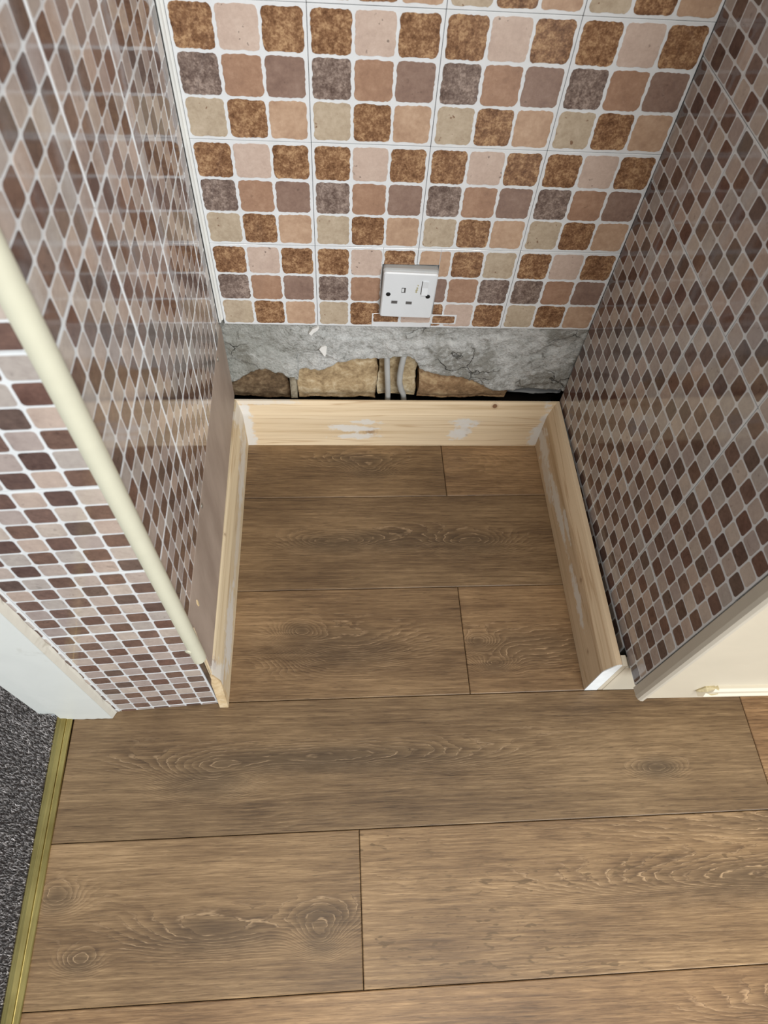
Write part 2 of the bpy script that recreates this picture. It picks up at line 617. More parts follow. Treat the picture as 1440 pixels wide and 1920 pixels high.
def slab(w, h):
    k = (round(w, 4), round(h, 4))
    if k not in SLAB:
        me = bev_box('tile', -w / 2, w / 2, -h / 2, h / 2, -TH, 0, 0.0004, 1)
        me.materials.append(M['grout'])
        SLAB[k] = me
    return SLAB[k]


PIECE = {}


def small_mosaic(wall, origin, u, n, sheets, flip, cutter=None, budget=300):
    """sheets: (u0, u1, z0, z1, full_u0, full_z0) in the wall frame; pieces on a 6 x 6 grid of the full sheet"""
    cand = []
    rnd = random.Random(len(sheets) * 13 + 5)
    S = 0.1486
    pitch = 0.02440
    marg = (S - 6 * pitch) / 2
    ps = 0.02190
    base = round_poly(ps, ps, 0.0030, 2)
    for (u0, u1, z0, z1, fu, fz) in sheets:
        w, h = u1 - u0 - 0.0006, z1 - z0 - 0.0006
        if w < 0.004 or h < 0.004:
            continue
        c = Vector((origin.x, origin.y, 0)) + u * ((u0 + u1) / 2) + Vector((0, 0, (z0 + z1) / 2))
        mat = frame(c, u, n)
        jit = Matrix.Rotation(rnd.uniform(-.003, .003), 4, 'Z') @ Matrix.Rotation(rnd.uniform(-.003, .003), 4, 'Y') @ Matrix.Rotation(rnd.uniform(-.003, .003), 4, 'X')
        to = link('tile', slab(w, h), wall)
        tm = mat @ jit
        to.matrix_local = tm
        for i in range(6):
            for j in range(6):
                cx = fu + marg + (i + .5) * pitch - (u0 + u1) / 2
                cy = fz + marg + (j + .5) * pitch - (z0 + z1) / 2
                poly = [(cx + x, cy + y) for x, y in base]
                e = 0.0012
                cut = not (u0 + e < cx - ps / 2 + (u0 + u1) / 2 and cx + ps / 2 + (u0 + u1) / 2 < u1 - e and z0 + e < cy - ps / 2 + (z0 + z1) / 2 and cy + ps / 2 + (z0 + z1) / 2 < z1 - e)
                if cut:
                    poly = clip_poly(poly, -w / 2 + .0003, w / 2 - .0003, -h / 2 + .0003, h / 2 - .0003)
                    if len(poly) < 3:
                        continue
                    xs = [q[0] for q in poly]; ys = [q[1] for q in poly]
                    if max(xs) - min(xs) < .002 or max(ys) - min(ys) < .002:
                        continue
                ii = i if not flip else 5 - i
                dark = (ii + j) % 2 == 0
                mt = rnd.choice(DARK if dark else LIGHT)
                cand.append([poly_area_px(tm, poly), to, cx, cy, poly, mt, cut, tm])
    cand.sort(key=lambda q: -q[0])
    rest = [q for k, q in enumerate(cand) if k >= budget or q[0] <= 0]
    for (a, to, cx, cy, poly, mt, cut, tm) in cand[:budget]:
        if a <= 0:
            continue
        if cut:
            v, f = piece_geo([(x - cx, y - cy) for x, y in poly])
            me = mesh('mosaic_piece', v, f)
            me.materials.append(mt)
        else:
            k = mt.name
            if k not in PIECE:
                v, f = piece_geo(base)
                PIECE[k] = mesh('mosaic_piece', v, f)
                PIECE[k].materials.append(mt)
            me = PIECE[k]
        o = link('mosaic_piece', me, to)
        o.location = (cx, cy, 0)
    if rest:
        V, F, MI, mats = [], [], [], []
        for (a, to, cx, cy, poly, mt, cut, tm) in rest:
            if mt not in mats:
                mats.append(mt)
            v, f = piece_geo(poly)
            b = len(V)
            V += [tuple(tm @ Vector(q)) for q in v]
            F += [tuple(b + i for i in q) for q in f]
            MI += [mats.index(mt)] * len(f)
        me = bpy.data.meshes.new('mosaic_pieces')
        me.from_pydata(V, [], F)
        for m_ in mats:
            me.materials.append(m_)
        me.polygons.foreach_set('material_index', MI)
        bm = bmesh.new(); bm.from_mesh(me); bmesh.ops.recalc_face_normals(bm, faces=bm.faces); bm.to_mesh(me); bm.free()
        o = link('mosaic_pieces', me, wall)
        o['kind'] = 'stuff'


P = 0.1490
# left wall, frame starts at the front edge (u = 0) and runs to the back
LL = 0.5150 - 0.012
sh = []
for k in range(6):
    z0 = 0.2965 + k * P
    for c in range(4):
        fu = 0.0015 + c * 0.1497
        u1 = min(fu + P, LL - 0.001)
        dz = 0.0012 * ((c * 7 + k * 3) % 3 - 1)
        if u1 - fu > 0.01:
            sh.append((fu, u1, z0 + (0 if k == 0 else 0), z0 + P, fu, z0))
small_mosaic(wl, BL, LDIR, LN, sh, False)
# right wall, u runs from the back corner to the front
RE = 0.5455
F3 = RE - P
rowa = [(F3, RE, F3), (F3 - 0.1493, F3 - 0.0003, F3 - 0.1493), (F3 - 0.2986, F3 - 0.1496, F3 - 0.2986), (0.0010, F3 - 0.2989, F3 - 0.2986 - 0.1493)]
rowb = [(F3, RE, F3), (0.2955, F3 - 0.0003, 0.2955), (0.1460, 0.2952, 0.1462), (0.0010, 0.1457, -0.0031)]
sh = []
for k, z0 in enumerate((0.1130, 0.2625, 0.4112, 0.5602, 0.7092, 0.8582, 1.0072)):
    for (a0, a1, f0) in (rowb if k % 2 else rowa):
        sh.append((a0, a1, z0, z0 + P - 0.0003, f0, z0))
# row behind the skirting, cut short beside the plinth
for (a0, a1, f0) in ((0.338, 0.4870, 0.338), (0.1890, 0.3377, 0.1890), (0.040, 0.1887, 0.040), (0.001, 0.0397, -0.109)):
    sh.append((a0, a1, 0.030, 0.1124, f0, -0.0366))
small_mosaic(wr, AR, RDIR, RN, sh, True)
# narrow front wall, u runs leftwards from the corner; frame from the left end
FW = (AF - BF).length
sh = []
for k in range(-1, 7):
    z0 = 0.0120 + k * 0.1489
    lo = max(z0, 0.0008)
    for c in range(2):
        fu = FW - 0.0008 - (c + 1) * 0.1492
        a0 = max(fu, 0.0006)
        a1 = fu + P
        sh.append((a0, a1, lo, z0 + P - .0003, fu, z0))
small_mosaic(wf, BF, FDIR, FN, sh, True)
# backing of the lowest mosaic row behind the right skirting
wlo = link('lower_panel', prism('lower_panel', [(pR0.x + .001, 0.0030), (pR0.x + .001 + RDIR.x * .487, RDIR.y * .487), (pR0.x + .013 + RDIR.x * .487, RDIR.y * .487), (pR0.x + 0.013, 0.0030)], 0.0, 0.1080), wr, M['wall_grey'])

# ---- the large tiles of the back wall
TYPES = [['A', 'B', 'A'], ['C', 'D', 'E'], ['F', 'A', 'G']]   # top row first
BIG = {}
for r in range(3):
    for c in range(3):
        BIG[(r, c)] = wavy_poly(0.0448, 0.0448, 0.0048, r * 3 + c + 40)
XU = Vector((1, 0, 0)); NB = Vector((0, -1, 0))
SOCK = (0.2495, 0.3325, 0.3195, 0.4135)


def big_tile(i, j, rot=False, region=None, ox=0.0, oz=0.0, holes=None):
    """tile column i, row j; region (x0, x1, z0, z1) cuts it; the socket opening is left out by the caller"""
    S = 0.1494
    x0, z0 = i * 0.15 + 0.0003 + ox, H + j * 0.15 + 0.0003 + oz
    reg = region or (x0, x0 + S, z0, z0 + S)
    w, h = reg[1] - reg[0], reg[3] - reg[2]
    c = Vector(((reg[0] + reg[1]) / 2, 0.0, (reg[2] + reg[3]) / 2))
    to = link('tile', slab(w, h), wb)
    rnd = random.Random(i * 31 + j * 17 + 3)
    jit = Matrix.Rotation(rnd.uniform(-.002, .002), 4, 'Y') @ Matrix.Rotation(rnd.uniform(-.006, .006), 4, 'X')
    to.matrix_local = frame(c, XU, NB) @ jit
    for r in range(3):
        for q in range(3):
            rr, qq = (2 - r, 2 - q) if rot else (r, q)
            mt = M[TYPES[rr][qq]]
            px = x0 + 0.0018 + (q + .5) * 0.04860 - c.x
            pz = z0 + 0.0018 + (2 - r + .5) * 0.04860 - c.z
            b = BIG[(rr, qq)]
            poly = [(px + (-x if rot else x), pz + (-y if rot else y)) for x, y in b]
            inside = all(-w / 2 < x < w / 2 and -h / 2 < y < h / 2 for x, y in poly)
            if inside and not rot:
                k = ('big', rr, qq)
                if k not in PIECE:
                    v, f = piece_geo(b)
                    PIECE[k] = mesh('mosaic_piece', v, f)
                    PIECE[k].materials.append(mt)
                o = link('mosaic_piece', PIECE[k], to)
                o.location = (px, pz, 0)
                continue
            poly = clip_poly(poly, -w / 2 + .0004, w / 2 - .0004, -h / 2 + .0004, h / 2 - .0004)
            if len(poly) < 3 or max(p_[0] for p_ in poly) - min(p_[0] for p_ in poly) < .003 or max(p_[1] for p_ in poly) - min(p_[1] for p_ in poly) < .003:
                continue
            v, f = piece_geo([(x - px, y - pz) for x, y in poly])
            o = link('mosaic_piece', mesh('mosaic_piece', v, f), to, mt)
            o.location = (px, pz, 0)
    return to


for j in range(0, 6):
    for i in range(4):
        if j == 0 and i in (1, 2):
            continue
        if i == 0:
            big_tile(i, j, region=(0.0008, 0.1497, H + j * .15 + .0003, H + j * .15 + .1497))
        else:
            big_tile(i, j, rot=False)
# tiles cut round the socket
X1, Z1 = 0.15, H
sx0, sx1, sz0, sz1 = 0.2488, 0.3335, 0.3190, 0.4140
big_tile(1, 0, region=(0.1503, 0.2488, H + .0003, H + .1497))
big_tile(1, 0, region=(0.2490, 0.2997, 0.4140, H + .1497))
big_tile(2, 0, rot=True, region=(0.3335, 0.4497, H + .0003, H + .1497))
big_tile(2, 0, rot=True, region=(0.3003, 0.3333, 0.4145, H + .1497))


def patch(x0, x1, z0, z1, cells, lift=0.0006):
    """small cut strip of tile stuck under the socket"""
    c = Vector(((x0 + x1) / 2, -lift, (z0 + z1) / 2))
    to = link('tile', slab(x1 - x0, z1 - z0), wb)
    to.matrix_local = frame(c, XU, NB)
    for (a0, a1, b0, b1, ty, sd) in cells:
        poly = wavy_poly(a1 - a0, b1 - b0, 0.0025, sd, 7, 0.0005)
        v, f = piece_geo(poly)
        o = link('mosaic_piece', mesh('mosaic_piece', v, f), to, M[ty])
        o.location = ((a0 + a1) / 2 - c.x, (b0 + b1) / 2 - c.z, 0)


patch(0.2370, 0.3330, 0.2926, 0.3200, [(0.2395, 0.2795, 0.3030, 0.3196, 'A', 1), (0.2835, 0.3310, 0.3030, 0.3196, 'B', 2)])
patch(0.3330, 0.3740, 0.3005, 0.3200, [(0.3350, 0.3712, 0.3028, 0.3175, 'A', 3)], 0.0008)

# ---- plaster and bricks under the tiles
def plaster_mat():
    t = NT('old_grey_plaster')
    p = t.pos()
    a = t.noise(p, 14, 6, 0.62, 0.8)
    b = t.noise(p, 60, 5, 0.65, 0.4)
    c_ = t.noise(t.vmath('ADD', p, (3, 1, 2)), 7, 4, 0.55, 0.6)
    fine = t.noise(p, 260, 4, 0.65)
    f = t.math('ADD', t.math('ADD', t.math('MULTIPLY', a, 0.36), t.math('MULTIPLY', b, 0.34)), t.math('MULTIPLY', fine, 0.30))
    col = t.ramp(f, [(0.38, srgb(118, 117, 111)), (0.45, srgb(174, 174, 169)), (0.53, srgb(200, 200, 196)), (0.64, srgb(220, 219, 214))])
    sep = t.n('ShaderNodeSeparateXYZ')
    t.l(p, sep.inputs[0])
    left_tone = t.math('MULTIPLY', t.math('SUBTRACT', 1.0, t.smooth(t.math('ADD', sep.outputs[0], t.math('MULTIPLY', c_, 0.10)), 0.06, 0.24)), 0.55)  # plaster turns a darker olive grey towards the left end
    col = t.mix(left_tone, col, srgb(120, 120, 106))
    st = t.math('MULTIPLY', t.smooth(c_, 0.50, 0.56), t.smooth(b, 0.40, 0.56))
    col = t.mix(t.math('MULTIPLY', st, 0.70), col, srgb(122, 119, 108))
    wt = t.smooth(t.noise(t.vmath('ADD', p, (7, 5, 2)), 34, 4, 0.6), 0.62, 0.70)
    col = t.mix(t.math('MULTIPLY', wt, 0.55), col, srgb(214, 214, 210))
    # hairline cracks
    vo = t.n('ShaderNodeTexVoronoi', feature='DISTANCE_TO_EDGE')
    nd = t.n('ShaderNodeTexNoise')
    t.l(p, nd.inputs['Vector'])
    nd.inputs['Scale'].default_value = 22
    nd.inputs['Detail'].default_value = 4
    t.l(t.vmath('ADD', p, t.vmath('MULTIPLY', nd.outputs['Color'], (0.06, 0.06, 0.06))), vo.inputs['Vector'])
    vo.inputs['Scale'].default_value = 11
    cr = t.math('SUBTRACT', 1.0, t.smooth(vo.outputs[0], 0.003, 0.012))
    cr = t.math('MULTIPLY', cr, t.smooth(c_, 0.50, 0.60))
    col = t.mix(t.math('MULTIPLY', cr, 0.75), col, srgb(58, 56, 52))
    t.base(col, 0.9, 0.2)
    t.bump(t.math('SUBTRACT', f, t.math('MULTIPLY', cr, 0.3)), 0.9, 0.012)
    return t.m


M['plaster'] = plaster_mat()
EDGE = [(-.0155, .146), (-.0054, .1498), (.0133, .1643), (.0336, .1751), (.0561, .1858), (.0695, .1757), (.0837, .1725), (.0926, .1622), (.0971, .1569), (.1119, .1589), (.1130, .180), (.1227, .1836), (.1466, .1806), (.1708, .1913), (.1852, .2017), (.2136, .2123), (.2421, .2112), (.268, .2166), (.2801, .2207), (.3045, .2212), (.3149, .2146), (.3211, .2009), (.3273, .1887), (.3589, .1767), (.385, .1717), (.412, .163), (.4507, .1487), (.4689, .1356), (.5221, .1345), (.5746, .1373), (.5991, .1357), (.606, .136)]


def edge_z(x):
    for (a, b), (c, d) in zip(EDGE, EDGE[1:]):
        if a <= x <= c:
            return b + (d - b) * (x - a) / max(c - a, 1e-6)
    return EDGE[-1][1]


def build_plaster():
    nx, nz = 250, 48
    V, F = [], []
    for i in range(nx + 1):
        x = -0.0150 + 0.620 * i / nx
        e = edge_z(x) + 0.0022 * mnoise.noise((x * 160, 3.1, 0)) + 0.0012 * mnoise.noise((x * 420, 1.1, 0))
        for k in range(nz + 1):
            z = e + (0.2922 - e) * k / nz
            d = 0.0045 * mnoise.fractal((x * 18, z * 18, 1.7), 1.0, 2.0, 4) + 0.0022 * mnoise.fractal((x * 90, z * 90, 4.7), 1.0, 2.0, 3)
            blend = min(1, (0.2922 - z) / 0.02)
            # shallow flaked shelves
            fl_ = mnoise.noise((x * 11 + 5, z * 19, 9.2))
            d += 0.0028 * (1 if fl_ > 0.16 else 0)
            rag = max(0.0, 1 - k / 2.5) ** 2 * 0.004
            y = 0.0025 + d * blend + rag
            V.append((x, max(y, -0.001), z))
    n1 = len(V)
    for i in range(nx + 1):
        x = -0.0150 + 0.620 * i / nx
        V.append((x, 0.026, V[i * (nz + 1)][2] + 0.002))
        V.append((x, 0.026, 0.2922))
    for i in range(nx):
        for k in range(nz):
            a = i * (nz + 1) + k
            F.append((a, a + nz + 1, a + nz + 2, a + 1))
        F.append((i * (nz + 1), n1 + 2 * i, n1 + 2 * i + 2, (i + 1) * (nz + 1)))
    me = bpy.data.meshes.new('plaster')
    me.from_pydata(V, [], F)
    for p_ in me.polygons:
        p_.use_smooth = True
    return me


link('plaster', build_plaster(), wb, M['plaster'])


def stone_block(name, x0, x1, y0, y1, z0, z1, sd, amp=0.004, div=14):
    bm = bmesh.new()
    bmesh.ops.create_cube(bm, size=1)
    bmesh.ops.subdivide_edges(bm, edges=list(bm.edges), cuts=div, use_grid_fill=True)
    for v in bm.verts:
        q = v.co.copy()
        m_ = max(abs(q.x), abs(q.z))
        v.co = Vector(((x0 + x1) / 2 + q.x * (x1 - x0), (y0 + y1) / 2 + q.y * (y1 - y0), (z0 + z1) / 2 + q.z * (z1 - z0)))
        n_ = mnoise.noise_vector((v.co.x * 30 + sd, v.co.y * 30, v.co.z * 40)) * amp + mnoise.noise_vector((v.co.x * 120 + sd, v.co.y * 120, v.co.z * 120)) * amp * .35
        v.co += n_
        if q.y < -0.45:
            v.co.y += max(0, m_ - 0.40) * 0.05
    me = bpy.data.meshes.new(name)
    bm.to_mesh(me)
    bm.free()
    for p_ in me.polygons:
        p_.use_smooth = True
    return me


def brick_mat(name, dark, mid, light):
    t = NT(name)
    p = t.pos()
    f = t.math('ADD', t.math('MULTIPLY', t.noise(p, 26, 5, 0.65, 0.5), 0.6), t.math('MULTIPLY', t.noise(p, 130, 4, 0.6), 0.4))
    t.base(t.ramp(f, [(0.36, dark), (0.5, mid), (0.64, light)]), 0.95, 0.1)
    t.bump(f, 0.7, 0.004)
    return t.m


BRK = [brick_mat('brick_brown', srgb(70, 56, 42), srgb(112, 92, 70), srgb(150, 130, 102)),
       brick_mat('brick_sandy', srgb(134, 112, 84), srgb(182, 158, 122), srgb(212, 194, 162)),
       brick_mat('brick_pale', srgb(140, 118, 88), srgb(184, 164, 130), srgb(214, 200, 172)),
       brick_mat('brick_orange', srgb(112, 88, 64), srgb(156, 126, 94), srgb(196, 170, 132))]
for q, (x0, x1, z0, z1, mt, lab) in enumerate([
        (-0.040, 0.093, 0.1010, 0.200, 0, 'dark brown stone at the left end of the exposed masonry'),
        (0.110, 0.252, 0.1020, 0.235, 1, 'sandy yellow stone in the middle of the exposed masonry'),
        (0.255, 0.325, 0.1080, 0.240, 2, 'pale crumbly stone behind the two grey cables'),
        (0.330, 0.500, 0.1060, 0.205, 3, 'orange brown stone right of the cables')]):
    b_ = link('brick', stone_block('brick', x0, x1, 0.0135 if q != 2 else 0.017, 0.05, z0, z1, q * 5.3), wb, BRK[mt])
    b_['label'] = lab
link('brick', stone_block('brick', 0.088, 0.116, 0.022, 0.05, 0.112, 0.19, 31), wb, BRK[0])
link('mortar', stone_block('mortar', 0.498, 0.605, 0.020, 0.05, 0.112, 0.20, 41), wb, M['wall_grey'])

# ---- skirting boards (mitred sweep)
IN = [Vector((.0117, -.5204)), Vector((.0072, -.0212)), Vector((.5784, -.0190)), Vector((.5826, -.5165))]
OUT = [Vector((-.0015, -.5204)), Vector((-.0058, -.0072)), Vector((.5975, -.0050)), Vector((.6035, -.5165))]
SH = 0.1195
PROF = [(0, 0.0004), (0, .088), (.04, .0930), (.18, .1000), (.36, .1080), (.50, .1140), (.62, .1178), (.75, SH), (1, SH), (1, 0.0004)]


def skirt(name, a, b, mat):
    V = []
    for (e, z) in PROF:
        for k in (a, b):
            q = IN[k].lerp(OUT[k], e)
            V.append((q.x, q.y, z))
    n = len(PROF)
    F = [(2 * i, 2 * i + 1, 2 * ((i + 1) % n) + 1, 2 * ((i + 1) % n)) for i in range(n)]
    F += [tuple(2 * i for i in range(n)), tuple(2 * i + 1 for i in range(n))]
    return link(name, mesh(name, V, F), None, mat)


bb = skirt('baseboard_back', 1, 2, pine_mat('pine_back',
    blobs=[(.205, -.021, .055, .055, .1, .012, .9), (.235, -.021, .072, .035, .1, .010, .8), (.215, -.021, .030, .05, .1, .011, .85), (.425, -.021, .070, .030, .1, .014, .85), (.415, -.021, .035, .026, .1, .016, .85), (.425, -.021, .052, .018, .1, .03, .8),
           (.010, -.021, .05, .016, .1, .09, .95), (.574, -.021, .03, .020, .1, .04, .95), (.577, -.021, .07, .014, .1, .05, .9), (.03, -.015, .118, .10, .05, .006, .5)],
    knots=[(.475, -.013, .113, .006, 0.95), (.244, -.021, .045, .012, .45), (.432, -.021, .050, .005, .6), (.432, -.021, .034, .004, .5)], axis='x', base=(226, 203, 168)))
tag(bb, 'bare pine skirting board along the back of the alcove with white filler smears', 'skirting board', kind='structure')
bl_ = skirt('baseboard_left', 0, 1, pine_mat('pine_left',
    blobs=[(.008, -.030, .10, .1, .05, .03, .6), (.0115, -.43, .05, .1, .09, .04, .85), (.012, -.52, .10, .1, .03, .05, .7), (.009, -.12, .05, .1, .10, .04, .75), (.010, -.24, .04, .1, .14, .025, .45)],
    knots=[(.004, -.505, .116, .010, .7), (.003, -.29, .118, .004, .5)], axis='y', base=(214, 194, 160)))
tag(bl_, 'bare pine skirting board along the left side of the alcove', 'skirting board', kind='structure')
br_ = skirt('baseboard_right', 2, 3, pine_mat('pine_right',
    blobs=[(.580, -.05, .05, .1, .05, .03, .85), (.580, -.19, .05, .1, .09, .018, .85), (.582, -.25, .075, .1, .035, .01, .8), (.582, -.37, .055, .1, .08, .014, .85), (.582, -.10, .03, .1, .08, .02, .6)],
    knots=[(.583, -.36, .085, .006, .5), (.583, -.47, .05, .005, .4)], axis='y', base=(206, 182, 150)))
tag(br_, 'bare pine skirting board along the right side of the alcove', 'skirting board', kind='structure')
M['white_fill'] = plain('white_filler', srgb(236, 238, 236), 0.6, 0.3, var=0.03, vscale=80, bump=0.3)
# white painted end of the right skirting
V = []
for (e, z) in PROF:
    q = IN[3].lerp(OUT[3], e)
    V += [(q.x - .0002, q.y - .0012, z + .0003), (q.x - .0002, q.y + .0002, z + .0003)]
n = len(PROF)
F = [(2 * i, 2 * i + 1, 2 * ((i + 1) % n) + 1, 2 * ((i + 1) % n)) for i in range(n)] + [tuple(2 * i for i in range(n)), tuple(2 * i + 1 for i in range(n))]
o = link('painted_end', mesh('painted_end', V, F), br_, M['white_fill'])
o['label'] = 'fresh white paint on the cut end'
# sawn raw end of the left skirting
M['end_grain'] = brick_mat('pine_end_grain', srgb(186, 158, 118), srgb(208, 182, 142), srgb(222, 200, 164))
V = []
for (e, z) in PROF:
    q = IN[0].lerp(OUT[0], e)
    sl = -0.002 - 0.012 * max(0, 0.075 - z) / 0.075
    V += [(q.x, q.y + sl, z * 1.0), (q.x, q.y + .0002, z)]
F = [(2 * i, 2 * i + 1, 2 * ((i + 1) % n) + 1, 2 * ((i + 1) % n)) for i in range(n)] + [tuple(2 * i for i in range(n)), tuple(2 * i + 1 for i in range(n))]
o = link('sawn_end', mesh('sawn_end', V, F), bl_, M['end_grain'])
o['label'] = 'rough pale sawn end'

# ================================================================== THINGS
# ---- taupe backing board under the left mosaic
tt = NT('taupe_board_paint')
tp = tt.pos()
tf = tt.noise(tt.scale(tp, (30, 14, 5)), 1.0, 4, 0.6)
tt.base(tt.ramp(tf, [(0.35, srgb(160, 142, 128)), (0.65, srgb(182, 164, 149))]), 0.6, 0.35)
M['taupe'] = tt.m
b0 = AL + LN * 0.0006
b1 = BL + LN * 0.0006 - LDIR * 0.0
board = empty('backing_board', (0, -0.26, 0.12))
poly = [(AL.x + LN.x * .0003, -0.0015), (BL.x + LN.x * .0003 + .0002, -.5095), (BL.x - .0028, -.5095), (AL.x - .0028, -0.0015)]
me = prism('board', poly, 0.1225, 0.2960)
me.transform(Matrix.Translation((0, 0.26, -0.12)))
link('panel', me, board, M['taupe'])
tag(board, 'long taupe painted board between the left mosaic tiles and the pine skirting', 'board')
M['screw'] = plain('screw_steel', srgb(190, 186, 176), 0.35, 0.5, 0.8)
for (y, z) in ((-0.345, 0.2900), (-0.075, 0.289)):
    x = AL.x + (BL.x - AL.x) * (-y / 0.515) + .0004
    me = tube('screw', [(x, y, z), (x + .0012, y, z), (x + .0018, y, z)], [.0035, .0035, .002], 10)
    me.transform(Matrix.Translation((0, 0.26, -0.12)))
    link('screw', me, board, M['screw'])
M['chip'] = plain('bare_wood_chip', srgb(232, 206, 160), 0.8, 0.2)
chip = mesh('chip', [(0.0026, -.4735, .258), (.0026, -.4700, .263), (.0026, -.4685, .256), (.0026, -.4700, .244), (.0026, -.4728, .249),
                     (0.0014, -.4735, .258), (.0014, -.4700, .263), (.0014, -.4685, .256), (.0014, -.4700, .244), (.0014, -.4728, .249)],
            [(0, 1, 2, 3, 4), (5, 6, 7, 8, 9)] + [(i, (i + 1) % 5, 5 + (i + 1) % 5, 5 + i) for i in range(5)])
chip.transform(Matrix.Translation((0, 0.26, -0.12)))
o = link('wood_chip', chip, board, M['chip'])

# ---- cream corner bead on the left front corner
M['cream'] = plain('cream_plastic', srgb(212, 209, 186), 0.35, 0.5, var=0.02)
bead = empty('corner_bead', (-0.0035, -0.5195, 0.185))
cx, cy, R_ = -0.0035, -0.5190, 0.0100
pts = []
for k in range(15):
    a = math.radians(-115 + 150 * k / 14)
    pts.append((cx + R_ * math.cos(a), cy + R_ * math.sin(a)))
pts += [(-0.002, -0.5135), (-0.0075, -0.5230)]
me = prism('strip', pts, 0.186, 1.30)
for p_ in me.polygons:
    p_.use_smooth = True
me.set_sharp_from_angle(angle=math.radians(40))
me.transform(Matrix.Translation((0.0035, 0.5195, -0.185)))
link('strip', me, bead, M['cream'])
me = tube('nail_head', [(-0.0075, -.5272, .232), (-0.0082, -.5292, .232), (-0.0083, -.5297, .232)], [.0042, .0040, .002], 12)
me.transform(Matrix.Translation((0.0035, 0.5195, -0.185)))
link('nail_head', me, bead, M['cream'])
tag(bead, 'rounded cream plastic bead covering the left front corner of the mosaic', 'corner bead')
# broken splinters under the bead
M['splinter'] = plain('raw_wood_splinter', srgb(222, 200, 164), 0.8, 0.2, var=0.1)
M['oldwood'] = plain('old_dark_wood', srgb(96, 78, 62), 0.9, 0.1, var=0.2)
sp = mesh('splinter', [(.0035, -.5125, .270), (.0045, -.5105, .270), (.0010, -.5265, .012), (.0028, -.5235, .010), (.0005, -.5125, .270), (.0005, -.5105, .268), (-.0015, -.5250, .012), (-.0010, -.5225, .010)],
          [(0, 1, 3, 2), (4, 5, 7, 6), (0, 2, 6, 4), (1, 3, 7, 5), (0, 1, 5, 4), (2, 3, 7, 6)])
o = link('splinter', sp, None, M['splinter'])
tag(o, 'thin pale wood splinter hanging below the cream corner bead', 'splinter')
ow = mesh('edge_batten', [(-.0030, -.5265, .183), (.0012, -.5235, .183), (-.0030, -.5250, .002), (.0008, -.5238, .002), (-.0045, -.5220, .183), (-.0005, -.5190, .183), (-.0045, -.5215, .002), (-.0005, -.5195, .002)],
          [(0, 1, 3, 2), (4, 5, 7, 6), (0, 2, 6, 4), (1, 3, 7, 5), (0, 1, 5, 4), (2, 3, 7, 6)])
o = link('edge_batten', ow, None, M['oldwood'])
tag(o, 'dark bare wood edge showing under the broken corner bead', 'batten')

# ---- white trim in the back left corner
M['white_trim'] = plain('white_plastic_trim', srgb(232, 232, 226), 0.4, 0.5, var=0.02)
tr = empty('corner_trim', (-0.004, -0.002, 0.303))
prof = [(-0.0062, 0.0028), (-0.0062, -0.0075), (-0.0052, -0.0092), (-0.0030, -0.0092), (-0.0022, -0.0070), (-0.0020, -0.0040), (-0.0008, -0.0030), (0.0004, -0.0012), (0.0004, 0.0028)]
me = prism('strip', prof, 0.303, 1.30)
me.transform(Matrix.Translation((0.004, 0.002, -0.303)))
link('strip', me, tr, M['white_trim'])
M['grey_dirty'] = plain('grey_dirty_mastic', srgb(120, 120, 114), 0.8, 0.3, var=0.2)
me = prism('mastic_end', [(-.0060, .0025), (-.0060, -.0070), (-.0015, -.0060), (-.0005, .0025)], 0.2925, 0.3029)
me.transform(Matrix.Translation((0.004, 0.002, -0.303)))
link('mastic_end', me, tr, M['grey_dirty'])
tag(tr, 'white plastic trim strip in the back left corner of the alcove', 'trim strip')

# ---- socket
M['plate'] = plain('white_socket_plastic', srgb(222, 225, 226), 0.35, 0.5, var=0.015)
M['box'] = plain('shaded_pattress_box', srgb(176, 174, 170), 0.5, 0.4, var=0.03)  # grey is the shade on its top and sides, painted into the colour
M['hole'] = plain('pin_hole_dark', srgb(96, 94, 92), 0.6, 0.3, var=0.1)
M['blk'] = plain('screw_hole_black', srgb(22, 22, 22), 0.5, 0.4)
M['stain'] = plain('yellowed_print', srgb(186, 178, 142), 0.6, 0.3, var=0.12, vscale=300)
sock = empty('wall_socket', (0.2905, 0, 0.3665))


def rr_plate(name, w, h, r, y0, y1, bev=0.0):
    poly = round_poly(w, h, r, 4)
    nn_ = len(poly)
    V = [(x, y0, z) for x, z in poly]
    V += [(x, y1 + bev, z) for x, z in poly]
    V += [(x * (w - 2 * bev) / w, y1, z * (h - 2 * bev) / h) for x, z in poly]
    F = [tuple(range(nn_)), tuple(range(2 * nn_, 3 * nn_))]
    for b in (0, nn_):
        F += [(b + i, b + (i + 1) % nn_, b + nn_ + (i + 1) % nn_, b + nn_ + i) for i in range(nn_)]
    return mesh(name, V, F)


plate = link('face_plate', rr_plate('face_plate', 0.0815, 0.0845, 0.0035, -0.0065, -0.0135, 0.0016), sock, M['plate'])
link('back_box', rr_plate('back_box', 0.0830, 0.0900, 0.005, 0.003, -0.0065), sock, M['box']).location = (0.0, 0, 0.0008)
yf = -0.0136


def inset(name, x, z, w, h, mat, parent, d=0.0004, skew=0.0, y=yf):
    V = [(x - w / 2 + skew, y - d, z - h / 2), (x + w / 2 + skew, y - d, z - h / 2), (x + w / 2, y - d, z + h / 2), (x - w / 2, y - d, z + h / 2)]
    V += [(a, y + .002, b) for (a, _, b) in V]
    return link(name, mesh(name, V, [(0, 1, 2, 3), (4, 5, 6, 7), (0, 1, 5, 4), (1, 2, 6, 5), (2, 3, 7, 6), (3, 0, 4, 7)]), parent, mat)


